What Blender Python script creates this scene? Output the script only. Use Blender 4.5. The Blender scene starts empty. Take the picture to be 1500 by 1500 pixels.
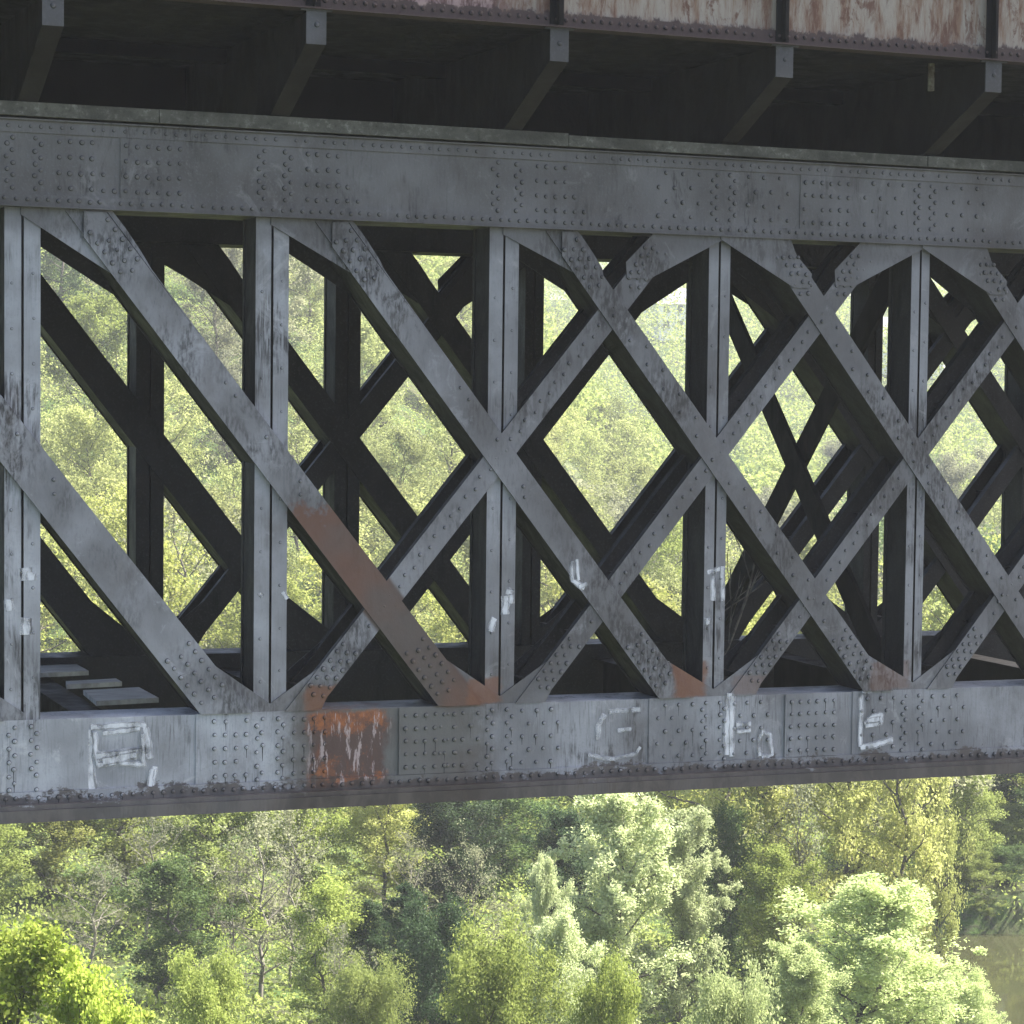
import bpy, math, random
import numpy as np
from mathutils import Matrix, Vector

random.seed(7)
SC = bpy.context.scene
COL = SC.collection

# ------------------------------------------------------------------ camera
F = 3572.5                       # focal length in pixels of a 1500 px wide frame
YAW, PITCH, ROLL = 0.3789, -0.0554, 0.0116
CAM = np.array([-4.1584, -22.7762, 0.0])
_fw = np.array([math.sin(YAW) * math.cos(PITCH), math.cos(YAW) * math.cos(PITCH), math.sin(PITCH)])
_r0 = np.array([math.cos(YAW), -math.sin(YAW), 0.0])
_u0 = np.cross(_r0, _fw)
_r = math.cos(ROLL) * _r0 + math.sin(ROLL) * _u0
_u = -math.sin(ROLL) * _r0 + math.cos(ROLL) * _u0
cd = bpy.data.cameras.new('camera')
cam = bpy.data.objects.new('camera', cd)
COL.objects.link(cam)
cd.sensor_width = 36.0
cd.lens = F / 1500.0 * 36.0
cd.clip_start = 0.5
cd.clip_end = 5000
cam.matrix_world = Matrix(((_r[0], _u[0], -_fw[0], CAM[0]), (_r[1], _u[1], -_fw[1], CAM[1]),
                           (_r[2], _u[2], -_fw[2], CAM[2]), (0, 0, 0, 1)))
SC.camera = cam

L = 2.4                          # panel length of the truss
G = -0.0066                      # fall of the bridge along X (metres per metre)
FH = np.array([math.sin(YAW), math.cos(YAW)])      # horizontal forward / right of the view
RH = np.array([math.cos(YAW), -math.sin(YAW)])


def uv2w(u, v):
    return CAM[0] + RH[0] * u + FH[0] * v, CAM[1] + RH[1] * u + FH[1] * v


# ------------------------------------------------------------------ node helpers
class NT:
    def __init__(self, name):
        self.m = bpy.data.materials.new(name)
        self.m.use_nodes = True
        self.t = self.m.node_tree
        self.t.nodes.clear()
        self.out = self.n('ShaderNodeOutputMaterial')

    def n(self, typ, **kw):
        x = self.t.nodes.new(typ)
        for k, v in kw.items():
            setattr(x, k, v)
        return x

    def l(self, a, b):
        self.t.links.new(a, b)

    def noise(self, vec, scale, detail=4, rough=0.55, stretch=None, dist=0.0):
        if stretch:
            mp = self.n('ShaderNodeMapping')
            mp.inputs['Scale'].default_value = stretch
            self.l(vec, mp.inputs['Vector'])
            vec = mp.outputs[0]
        x = self.n('ShaderNodeTexNoise')
        x.inputs['Scale'].default_value = scale
        x.inputs['Detail'].default_value = detail
        x.inputs['Roughness'].default_value = rough
        x.inputs['Distortion'].default_value = dist
        self.l(vec, x.inputs['Vector'])
        return x.outputs['Fac']

    def ramp(self, fac, a, b, va=0.0, vb=1.0):
        x = self.n('ShaderNodeMapRange')
        x.interpolation_type = 'SMOOTHSTEP'
        x.inputs[1].default_value = a
        x.inputs[2].default_value = b
        x.inputs[3].default_value = va
        x.inputs[4].default_value = vb
        self.l(fac, x.inputs[0])
        return x.outputs[0]

    def mth(self, op, a, b=None):
        x = self.n('ShaderNodeMath', operation=op)
        for i, s in enumerate((a, b)):
            if s is None:
                continue
            if isinstance(s, (int, float)):
                x.inputs[i].default_value = s
            else:
                self.l(s, x.inputs[i])
        return x.outputs[0]

    def mix(self, fac, a, b):
        x = self.n('ShaderNodeMix', data_type='RGBA')
        if isinstance(fac, (int, float)):
            x.inputs[0].default_value = fac
        else:
            self.l(fac, x.inputs[0])
        for i, s in ((6, a), (7, b)):
            if isinstance(s, tuple):
                x.inputs[i].default_value = (*s, 1)
            else:
                self.l(s, x.inputs[i])
        return x.outputs[2]

    def box(self, coords, x0, x1, z0, z1, soft, wob=None, amp=0.0):
        """1 inside a box of the XZ plane, with a wobbling soft edge"""
        X, Z = coords
        if wob is not None:
            off = self.mth('MULTIPLY', self.mth('SUBTRACT', wob, 0.5), amp)
            X = self.mth('ADD', X, off)
            Z = self.mth('ADD', Z, off)
        a = self.ramp(X, x0 - soft, x0 + soft)
        b = self.ramp(X, x1 - soft, x1 + soft, 1, 0)
        c = self.ramp(Z, z0 - soft, z0 + soft)
        d = self.ramp(Z, z1 - soft, z1 + soft, 1, 0)
        return self.mth('MULTIPLY', self.mth('MULTIPLY', a, b), self.mth('MULTIPLY', c, d))

    def bsdf(self, col, rough=0.6, spec=0.4, bump=None, bstr=0.2, bdist=0.01):
        p = self.n('ShaderNodeBsdfPrincipled')
        if isinstance(col, tuple):
            p.inputs['Base Color'].default_value = (*col, 1)
        else:
            self.l(col, p.inputs['Base Color'])
        if isinstance(rough, (int, float)):
            p.inputs['Roughness'].default_value = rough
        else:
            self.l(rough, p.inputs['Roughness'])
        p.inputs['Specular IOR Level'].default_value = spec
        if bump is not None:
            b = self.n('ShaderNodeBump')
            b.inputs['Strength'].default_value = bstr
            b.inputs['Distance'].default_value = bdist
            self.l(bump, b.inputs['Height'])
            self.l(b.outputs[0], p.inputs['Normal'])
        self.l(p.outputs[0], self.out.inputs['Surface'])
        return p


# ------------------------------------------------------------------ materials of the bridge
def iron(name, pale=(0.146, 0.142, 0.144), mid=(0.082, 0.077, 0.075), dark=(0.018, 0.017, 0.017), grime=0.5,
         streak=(9, 9, 1.2), rusty=0.12, stains=True, specks=0.25, drips=0.35, spec=0.35, dimming=0.5):
    t = NT(name)
    o = t.n('ShaderNodeTexCoord').outputs['Object']
    sep = t.n('ShaderNodeSeparateXYZ')
    t.l(o, sep.inputs[0])
    X, Z = sep.outputs[0], sep.outputs[2]
    n1 = t.noise(o, 0.9, 3)
    n2 = t.noise(o, 4.5, 6, 0.6, streak)
    n3 = t.noise(o, 2.3, 8, 0.68, (1.6, 1.6, 0.7), 0.6)
    n4 = t.noise(o, 38, 4, 0.6)
    c = t.mix(t.ramp(n1, 0.3, 0.68), mid, pale)
    run = t.ramp(t.noise(o, 1.1, 3, 0.5, (1, 1, 0.5)), 0.42, 0.66, 0.25, 1.0)
    c = t.mix(t.mth('MULTIPLY', t.mth('MULTIPLY', run, t.ramp(n2, 0.50, 0.68)), drips if stains else 0.0), c, (0.048, 0.048, 0.051))
    c = t.mix(t.mth('MULTIPLY', t.ramp(n4, 0.5, 0.72), specks), c, (0.17, 0.18, 0.195))
    big = t.ramp(t.noise(o, 0.55, 4, 0.6), 0.44, 0.60, 0.05, 1.0)
    g = t.mth('MULTIPLY', t.mth('MULTIPLY', big, t.ramp(n2, 0.35, 0.6)), t.ramp(n3, 0.57 - 0.16 * grime, 0.71 - 0.16 * grime))
    c = t.mix(t.mth('MULTIPLY', g, 0.85), c, dark)
    if stains:
        sc = t.noise(o, 1.9, 9, 0.72, (1, 1, 0.8), 1.2)
        c = t.mix(t.mth('MULTIPLY', t.ramp(sc, 0.56, 0.66), 0.34), c, tuple(min(0.6, q * 1.75) for q in pale))
        c = t.mix(t.mth('MULTIPLY', t.ramp(t.noise(o, 0.8, 7, 0.7, (1, 1, 0.6)), 0.50, 0.68), 0.42), c, (0.066, 0.054, 0.046))
    r1 = t.noise(o, 1.35, 6, 0.65, (1, 1, 0.8))
    c = t.mix(t.mth('MULTIPLY', t.ramp(r1, 0.60, 0.74), rusty), c, (0.10, 0.062, 0.045))
    if stains:
        X0 = t.mth('DIVIDE', X, L)
        Zs = t.mth('ADD', Z, t.mth('MULTIPLY', X, -G))
        wob = t.noise(o, 3.0, 6, 0.7)
        x_falloff = t.ramp(t.mth('ADD', X0, t.mth('MULTIPLY', t.mth('SUBTRACT', t.noise(o, 0.8, 5, 0.65), 0.5), 3.0)), 0.2, 2.6)  # darker towards +X: falloff of light put into the iron colour
        c = t.mix(t.mth('MULTIPLY', x_falloff, dimming), c, (0.062, 0.056, 0.053))
        xz = (X0, Zs)
        # brown-stained stretch: the lower end of one brace and the chord under it
        ax = t.mth('ADD', X0, t.mth('MULTIPLY', Zs, 1 / 3.04))
        ax = t.mth('ABSOLUTE', t.mth('SUBTRACT', ax, 0.742))
        br = t.mth('MULTIPLY', t.ramp(ax, 0.10, 0.125, 1, 0), t.ramp(t.mth('ADD', Zs, t.mth('MULTIPLY', t.mth('SUBTRACT', wob, 0.5), 0.7)), -1.34, -1.24, 1, 0))
        br = t.mth('MULTIPLY', br, t.ramp(Zs, -3.30, -3.26))
        b2 = t.box(xz, 1.05, 1.93, -4.4, -3.02, 0.12, wob, 0.36)
        c = t.mix(t.mth('MULTIPLY', b2, 0.9), c, t.mix(t.ramp(n1, 0.4, 0.6), (0.080, 0.068, 0.058), (0.098, 0.094, 0.084)))
        brc = t.mix(t.ramp(n1, 0.35, 0.65), (0.115, 0.056, 0.035), (0.078, 0.060, 0.049))
        c = t.mix(t.mth('MULTIPLY', br, 0.94), c, brc)
        # bare orange rust
        ws = t.noise(o, 2.4, 7, 0.75, (3.4, 1, 0.8))
        far = t.mth('MULTIPLY', t.mth('ABSOLUTE', t.mth('ADD', Zs, 3.69)), 0.62)
        blot = t.mth('ADD', t.noise(o, 3.2, 8, 0.75, (0.9, 1, 1.1)), far)
        orc = t.mix(t.ramp(blot, 0.58, 0.70), (0.080, 0.050, 0.041), t.mix(t.ramp(t.noise(o, 4.5, 6, 0.75, (1.5, 1, 1)), 0.42, 0.58), (0.27, 0.095, 0.034), (0.14, 0.062, 0.036)))
        orc = t.mix(t.ramp(ws, 0.55, 0.68), orc, (0.13, 0.055, 0.034))
        orc = t.mix(t.ramp(t.noise(o, 3.1, 6, 0.7, (5, 1, 0.9)), 0.535, 0.60), orc, (0.33, 0.265, 0.25))
        oc = t.box(xz, 1.165, 1.495, -4.03, -3.29, 0.025, wob, 0.16)
        c = t.mix(oc, c, orc)
        for (x0, x1, z0, z1, k) in ((1.15, 1.36, -3.27, -3.02, .75), (1.86, 2.0, -3.25, -3.0, .75), (2.80, 2.96, -3.26, -2.9, .85),
                                    (3.78, 3.98, -3.25, -2.95, .35), (3.1, 3.28, -3.25, -3.05, .3)):
            oo = t.box(xz, x0, x1, z0, z1, 0.02, wob, 0.12)
            c = t.mix(t.mth('MULTIPLY', oo, k), c, (0.16, 0.07, 0.036))
        # dirt that gathers along the lower rivet row and flange
        dn = t.noise(o, 2.2, 7, 0.75, (1.4, 1, 2.0))
        dz = t.mth('ADD', Zs, t.mth('MULTIPLY', t.mth('SUBTRACT', dn, 0.5), 0.75))
        dd = t.mth('MULTIPLY', t.ramp(dz, -3.99, -3.94, 1, 0), t.ramp(Zs, -4.5, -4.4))
        c = t.mix(t.mth('MULTIPLY', dd, 0.85), c, t.mix(t.ramp(n3, 0.4, 0.6), (0.040, 0.030, 0.024), (0.082, 0.066, 0.055)))
        dt = t.mth('ADD', Zs, t.mth('MULTIPLY', t.mth('SUBTRACT', dn, 0.5), 0.30))
        du = t.mth('MULTIPLY', t.ramp(dt, 1.52, 1.62, 1, 0), t.ramp(Zs, 1.2, 1.4))
        c = t.mix(t.mth('MULTIPLY', du, 0.45), c, (0.058, 0.053, 0.050))
    h = t.mth('ADD', t.mth('MULTIPLY', n4, 0.4), n3)
    t.bsdf(c, t.ramp(n3, 0.3, 0.7, 0.5, 0.8), spec, h, 0.35, 0.012)
    return t.m


def mossy():
    t = NT('mossy_flange')
    o = t.n('ShaderNodeTexCoord').outputs['Object']
    a = t.noise(o, 2.2, 7, 0.7, (1, 1, 1.6))
    b = t.noise(o, 14, 6, 0.7)
    c = t.mix(t.ramp(a, 0.35, 0.65), (0.060, 0.058, 0.050), (0.115, 0.112, 0.096))
    c = t.mix(t.mth('MULTIPLY', t.ramp(b, 0.5, 0.7), t.ramp(a, 0.4, 0.6)), c, (0.22, 0.215, 0.195))
    c = t.mix(t.mth('MULTIPLY', t.ramp(b, 0.3, 0.45, 1, 0), 0.6), c, (0.035, 0.034, 0.03))
    t.bsdf(c, 0.85, 0.2, b, 0.5, 0.02)
    return t.m


def peeling():
    t = NT('peeling_paint')
    o = t.n('ShaderNodeTexCoord').outputs['Object']
    sep = t.n('ShaderNodeSeparateXYZ')
    t.l(o, sep.inputs[0])
    Zs = t.mth('ADD', sep.outputs[2], t.mth('MULTIPLY', sep.outputs[0], -G))
    a = t.noise(o, 1.1, 5, 0.6)
    s = t.noise(o, 1.7, 7, 0.72, (3.6, 1, 0.6))
    d = t.noise(o, 3.4, 8, 0.75, (2.2, 1, 0.8), 0.5)
    c = t.mix(t.ramp(s, 0.40, 0.62), (0.25, 0.226, 0.188), (0.165, 0.105, 0.070))
    c = t.mix(t.mth('MULTIPLY', t.ramp(d, 0.52, 0.60), t.ramp(a, 0.35, 0.6)), c, (0.10, 0.052, 0.036))
    X0 = t.mth('DIVIDE', sep.outputs[0], L)
    mar = t.mth('MULTIPLY', t.ramp(t.mth('ADD', X0, a), 1.55, 1.75), t.ramp(t.mth('ADD', X0, a), 2.2, 2.4, 1, 0))
    c = t.mix(t.mth('MULTIPLY', t.mth('MULTIPLY', t.ramp(s, 0.50, 0.60), 0.75), t.ramp(d, 0.42, 0.54)), c, (0.095, 0.045, 0.03))
    c = t.mix(mar, c, t.mix(t.ramp(d, 0.45, 0.6), (0.075, 0.037, 0.033), (0.27, 0.20, 0.18)))
    c = t.mix(t.mth('MULTIPLY', t.ramp(s, 0.70, 0.74), 0.9), c, (0.46, 0.44, 0.42))
    zz = t.mth('ADD', Zs, t.mth('MULTIPLY', t.mth('SUBTRACT', d, 0.5), 0.34))
    c = t.mix(t.ramp(zz, 3.46, 3.50, 1, 0), c, (0.055, 0.038, 0.035))
    t.bsdf(c, 0.75, 0.25, d, 0.4, 0.02)
    return t.m


def plain(name, c1, c2, scale=3, rough=0.8, stretch=None):
    t = NT(name)
    o = t.n('ShaderNodeTexCoord').outputs['Object']
    a = t.noise(o, scale, 6, 0.65, stretch)
    t.bsdf(t.mix(t.ramp(a, 0.35, 0.65), c1, c2), rough, 0.25, a, 0.3, 0.02)
    return t.m


def spray(name='white_spray_paint', lo=0.12, hi=0.75):
    t = NT(name)
    o = t.n('ShaderNodeTexCoord').outputs['Object']
    a = t.noise(o, 3.5, 5, 0.6, (2, 1, 1))
    p = t.n('ShaderNodeBsdfPrincipled')
    p.inputs['Base Color'].default_value = (0.72, 0.73, 0.75, 1)
    p.inputs['Roughness'].default_value = 0.7
    tr = t.n('ShaderNodeBsdfTransparent')
    mx = t.n('ShaderNodeMixShader')
    t.l(t.ramp(a, 0.32, 0.64, lo, hi), mx.inputs[0])
    t.l(tr.outputs[0], mx.inputs[1])
    t.l(p.outputs[0], mx.inputs[2])
    t.l(mx.outputs[0], t.out.inputs['Surface'])
    return t.m


plain0 = plain
M_CHORD = iron('painted_iron', grime=0.35, dimming=0.12)
M_LOW = iron('pale_chord_iron', pale=(0.42, 0.435, 0.46), mid=(0.20, 0.205, 0.215), grime=0.4, streak=(13, 13, 0.9), drips=0.6, dimming=0.42)  # paler iron than the top chord
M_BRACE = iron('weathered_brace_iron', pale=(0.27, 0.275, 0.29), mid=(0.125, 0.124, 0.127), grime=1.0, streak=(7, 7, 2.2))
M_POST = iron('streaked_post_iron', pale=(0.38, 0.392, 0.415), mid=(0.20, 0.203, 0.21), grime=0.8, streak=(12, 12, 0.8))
M_DARK = iron('shade_dark_iron', pale=(0.015, 0.014, 0.014), mid=(0.010, 0.009, 0.009), dark=(0.008, 0.008, 0.008), grime=0.5, stains=False, specks=0.0, spec=0.06)  # interior and under-deck shade put into a near-black iron colour
M_RIM = plain0('rivet_shade_and_drips', (0.020, 0.019, 0.019), (0.05, 0.05, 0.053), 30)  # shade round rivet heads put into the rim colour; also dirt drips
M_INNER = iron('shaded_inner_iron', pale=(0.027, 0.026, 0.027), mid=(0.017, 0.016, 0.016), dark=(0.012, 0.012, 0.012), grime=0.5, stains=False, specks=0.1, spec=0.12)  # shaded copy of the iron: interior shade put into the colour
M_BEAM = iron('cross_beam_iron', pale=(0.026, 0.024, 0.023), mid=(0.017, 0.015, 0.014), dark=(0.012, 0.011, 0.011), grime=0.4, stains=False, specks=0.0, spec=0.1)  # shade under the deck put into the beam colour
M_MOSS = mossy()
M_END = iron('grey_end_iron', pale=(0.085, 0.086, 0.088), mid=(0.055, 0.054, 0.054), grime=0.6, stains=False, specks=0.2, spec=0.2)
M_PEEL = peeling()
M_SPRAY = spray()
M_FAINT = spray('faint_spray_paint', 0.05, 0.4)
M_MIST = spray('white_spray_mist', 0.02, 0.24)
M_PLANK = plain('grey_timber', (0.24, 0.235, 0.21), (0.42, 0.41, 0.38), 3, 0.85, (1, 8, 1))


# ------------------------------------------------------------------ mesh builder (bridge coordinates, sheared along the grade)
class MB:
    def __init__(self):
        self.v, self.f, self.mi = [], [], []
        self.drip = 0.0

    def add(self, vs, fs, mi=None):
        b = len(self.v)
        self.mi.extend(mi if mi is not None else [0] * len(fs))
        self.v.extend((x, y, z + G * x) for x, y, z in vs)
        self.f.extend(tuple(b + i for i in f) for f in fs)

    def box(self, x0, x1, y0, y1, z0, z1):
        self.prism([(x0, z0), (x1, z0), (x1, z1), (x0, z1)], y0, y1)

    def prism(self, poly, y0, y1):
        """polygon in XZ extruded from y0 (front) to y1 (back)"""
        a = sum(poly[i][0] * poly[(i + 1) % len(poly)][1] - poly[(i + 1) % len(poly)][0] * poly[i][1] for i in range(len(poly)))
        if a < 0:
            poly = poly[::-1]
        n = len(poly)
        vs = [(x, y0, z) for x, z in poly] + [(x, y1, z) for x, z in poly]
        fs = [tuple(range(n)), tuple(range(2 * n - 1, n - 1, -1))]
        for i in range(n):
            j = (i + 1) % n
            fs.append((i, i + n, j + n, j))
        self.add(vs, fs)

    def yprism(self, poly, x0, x1):
        """polygon in YZ extruded along X"""
        a = sum(poly[i][0] * poly[(i + 1) % len(poly)][1] - poly[(i + 1) % len(poly)][0] * poly[i][1] for i in range(len(poly)))
        if a < 0:
            poly = poly[::-1]
        n = len(poly)
        vs = [(x1, y, z) for y, z in poly] + [(x0, y, z) for y, z in poly]
        fs = [tuple(range(n)), tuple(range(2 * n - 1, n - 1, -1))]
        for i in range(n):
            j = (i + 1) % n
            fs.append((i, i + n, j + n, j))
        self.add(vs, fs)

    def rivet(self, x, z, y, r=0.019, h=0.017, sgn=-1):
        vs, fs, mi = [], [], []
        if random.random() < 0.015:
            return
        q_ = random.uniform(1.05, 1.38)
        r, h = r * q_, h * q_ * random.uniform(0.8, 1.15)
        x += random.uniform(-.006, .006)
        z += random.uniform(-.006, .006)
        a0 = random.random()
        for rr, hh in ((r, 0), (r * 0.78, h * 0.65)):
            for i in range(8):
                a = i * math.pi / 4 + a0
                vs.append((x + rr * math.cos(a), y + sgn * hh, z + rr * math.sin(a)))
        vs.append((x, y + sgn * h, z))
        for i in range(8):
            j = (i + 1) % 8
            fs.append((i, j, 8 + j, 8 + i) if sgn < 0 else (i, 8 + i, 8 + j, j))
            fs.append((8 + i, 8 + j, 16) if sgn < 0 else (8 + i, 16, 8 + j))
            mi += [2, 0]
        self.add(vs, fs, mi)
        if self.drip and random.random() < self.drip:
            ln, w0 = random.uniform(0.04, 0.17), random.uniform(0.003, 0.007)
            yd = y - 0.0006
            self.add([(x - w0, yd, z), (x + w0, yd, z), (x + w0 * 0.35, yd, z - ln), (x - w0 * 0.35, yd, z - ln)], [(3, 2, 1, 0)] if False else [(0, 3, 2, 1)], [2])

    def strip(self, pts, w, y0, y1):
        """flat stroke through XZ points with uneven width"""
        n = len(pts)
        Lf, Rt = [], []
        for i in range(n):
            a, b = pts[max(0, i - 1)], pts[min(n - 1, i + 1)]
            dx, dz = b[0] - a[0], b[1] - a[1]
            d = math.hypot(dx, dz) or 1
            ww = w * random.uniform(0.75, 1.2) / 2
            Lf.append((pts[i][0] - dz / d * ww, pts[i][1] + dx / d * ww))
            Rt.append((pts[i][0] + dz / d * ww, pts[i][1] - dx / d * ww))
        for i in range(n - 1):
            self.prism([Lf[i], Lf[i + 1], Rt[i + 1], Rt[i]], y0, y1)

    def beam(self, p, q, w, h):
        """bar between two 3D points (unsheared), w across, h in the vertical sense"""
        p, q = Vector(p), Vector(q)
        d = (q - p).normalized()
        up = Vector((0, 0, 1)) if abs(d.z) < 0.95 else Vector((0, 1, 0))
        s = d.cross(up).normalized()
        t = s.cross(d).normalized()
        vs = []
        for c in (p, q):
            for a, b in ((-1, -1), (1, -1), (1, 1), (-1, 1)):
                vs.append(tuple(c + s * (a * w / 2) + t * (b * h / 2)))
        self.add(vs, [(0, 1, 2, 3), (7, 6, 5, 4), (0, 4, 5, 1), (1, 5, 6, 2), (2, 6, 7, 3), (3, 7, 4, 0)])

    def build(self, name, mat, parent=None, label=None, inner=None, second=None):
        me = bpy.data.meshes.new(name)
        me.from_pydata(self.v, [], self.f)
        me.materials.append(mat)
        if second is not None:
            me.materials.append(second)
            me.polygons.foreach_set('material_index', self.mi)
        elif inner is not None or 2 in self.mi:
            me.materials.append(inner or mat)
            me.materials.append(M_RIM)
            mi = list(self.mi)
            if inner is not None:            # only the outward face stays pale; shade is put into the rest
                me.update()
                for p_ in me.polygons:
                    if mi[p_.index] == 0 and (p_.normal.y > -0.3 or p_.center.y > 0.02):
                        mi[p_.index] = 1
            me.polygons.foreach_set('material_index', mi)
        ob = bpy.data.objects.new(name, me)
        COL.objects.link(ob)
        if parent is not None:
            ob.parent = parent
            if parent.type == 'EMPTY':
                ob.location = -parent.location
        if label:
            ob['label'] = label
        return ob


def thing(name, label, cat, loc=(0, 0, 0), group=None):
    o = bpy.data.objects.new(name, None)
    COL.objects.link(o)
    o.location = loc
    o['label'] = label
    o['category'] = cat
    if group:
        o['group'] = group
    return o


# ------------------------------------------------------------------ the bridge
ZT, ZB = 1.519, -3.27            # lower edge of the top chord, upper edge of the bottom chord
K0, K1 = -2, 7                   # panel points modelled
XA, XB = (K0 - 0.4) * L, (K1 + 0.4) * L
YF = 5.57                        # the far truss is the near one mirrored about YF / 2
bridge = thing('lattice_bridge', 'old riveted blue grey iron lattice truss bridge with rusty deck fascia spanning the whole photo', 'bridge', (0, 0, -4.3))

near = []                        # parts of the near truss, copied for the far one


def width(k, a):
    return a[max(0, min(len(a) - 1, k + 1))]


W_BS = [0.215, 0.188, 0.166, 0.150, 0.139, 0.132]   # horizontal width of the falling braces, in panels, k = -1 ..
W_FS = [0.14, 0.14, 0.135, 0.120, 0.117, 0.115]
W_PO = [0.34, 0.335, 0.33, 0.315, 0.245, 0.22]


def bs(k, z):                    # centre line of a falling brace from panel point k
    return (k + 0.742 - z / 3.04) * L


def fs_(k, z):                   # centre line of a rising counter brace
    return (k + 1.243 + z / 2.93) * L


# top chord
m = MB()
m.box(XA, XB, -0.05, 0.60, ZT + 0.018, 2.31)
m.box(XA, XB, -0.075, 0.63, ZT, ZT + 0.016)
m.box(XA, XB, -0.062, -0.05, ZT + 0.0165, ZT + 0.115)
m.box(XA, XB, -0.066, -0.05, 2.198, 2.31)
m.box(XA, XB, -0.10, 0.65, 2.312, 2.325)
x = XA + 0.1
while x < XB:
    m.rivet(x + random.uniform(-.006, .006), ZT + 0.068, -0.062, 0.017)
    if random.random() < 0.9:
        m.rivet(x + 0.03, 2.255, -0.066, 0.015, 0.010)
    x += 0.098
for k in range(K0, K1 + 1):
    xc = k * L
    hw = width(k, W_PO) / 2
    for s in (-1, 1):            # zig-zag columns over the post
        for i in range(9):
            m.rivet(xc + s * (hw * 0.62 + (0.055 if i % 2 else 0)), 2.15 - i * 0.058, -0.05)
    if k <= 2:
        rows = (4, 4, 5, 6)
        for rI, n in enumerate(rows):
            for i in range(n):
                m.rivet(xc + hw + 0.16 + i * 0.103, 2.135 - rI * 0.145, -0.05)
    else:
        for s in (-1, 1):
            for rI in range(4):
                for i in range(3):
                    m.rivet(xc + s * (hw + 0.16 + i * 0.185 + (0.09 if rI % 2 else 0)), 2.14 - rI * 0.145, -0.05)
for k0 in (-2.5, 0.505, 3.5, 6.5):   # splice plates
    x0, x1 = (k0 - 0.13) * L, (k0 + 0.13) * L
    m.box(x0, x1, -0.060, -0.05, ZT + 0.117, 2.196)
    for r_ in range(4):
        for i in range(6):
            m.rivet(x0 + 0.055 + i * (x1 - x0 - 0.11) / 5, 2.12 - r_ * 0.14, -0.060)
near.append(m.build('top_chord', M_CHORD, bridge))
m = MB()                         # flange stack over the top chord
xs = XA
while xs < XB:
    ln = random.uniform(2.2, 4.6)
    m.box(xs, min(XB, xs + ln) - 0.008, -0.145 - random.uniform(0, 0.012), 0.70, 2.345, 2.462 + random.uniform(-.008, .012))
    xs += ln
near.append(m.build('top_flange', M_MOSS, bridge, 'mossy grey flange along the top chord'))

# bottom chord
m = MB()
m.drip = 0.26
m.box(XA, XB, 0.004, 0.55, -3.96, ZB)
m.box(XA, XB, -0.018, 0.57, -4.055, -3.945)
m.box(XA, XB, -0.105, 0.66, -4.10, -4.057)
m.box(XA, XB, -0.125, 0.68, -4.215, -4.102)
x = XA + 0.1
while x < XB:
    m.rivet(x + random.uniform(-.008, .008), -4.005, -0.018, 0.019)
    x += 0.1
for k in range(K0, K1 + 1):
    xc = k * L
    # cover plate behind the joint
    m.box(xc - 0.74, xc + 0.62, -0.006, 0.004, -3.943, ZB + 0.006)
    for s in (-1, 1):
        for i in range(10):
            m.rivet(xc + s * (0.08 + (0.05 if i % 2 else 0)), -3.33 - i * 0.066, -0.006)
        for r_ in range(5):
            n = 4 if k < 2 else 3
            for i in range(n):
                dx = 0.24 + i * (0.105 if k < 2 else 0.16) + (0.08 if (r_ % 2 and k >= 2) else 0)
                if s > 0 and k < 1:
                    continue
                m.rivet(xc + s * dx, -3.345 - r_ * 0.132, -0.006)
for k0 in (1.56, 3.36, 5.45, -0.8):
    x0 = k0 * L
    m.box(x0 - 0.02, x0 + 0.62, -0.016, -0.0062, -3.94, ZB + 0.002)
    for r_ in range(5):
        for i in range(6):
            m.rivet(x0 + 0.05 + i * 0.103, -3.35 - r_ * 0.13, -0.016)
bottom_chord = m.build('bottom_chord', M_LOW, bridge)
near.append(bottom_chord)

# posts, braces, gussets
for k in range(K0, K1 + 1):
    xc = k * L
    w = width(k, W_PO)
    m = MB()
    for a, b in ((-w / 2, -0.012), (0.012, w / 2)):
        m.box(xc + a, xc + b, 0.014, 0.07, ZB - 0.0, ZT - 0.002)       # outer angle
        m.box(xc + a, xc + b, 0.43, 0.49, ZB, ZT - 0.002)
    m.box(xc - w / 2 + 0.012, xc + w / 2 - 0.012, 0.07, 0.43, ZB + 0.001, ZT - 0.003)
    z = ZB + 0.3
    while z < ZT - 0.3:
        m.rivet(xc - w * 0.3, z, 0.014, 0.012, 0.008)
        m.rivet(xc + w * 0.3, z + 0.1, 0.014, 0.012, 0.008)
        z += 0.42
    near.append(m.build('post', M_POST, bridge, None, M_INNER))


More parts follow.
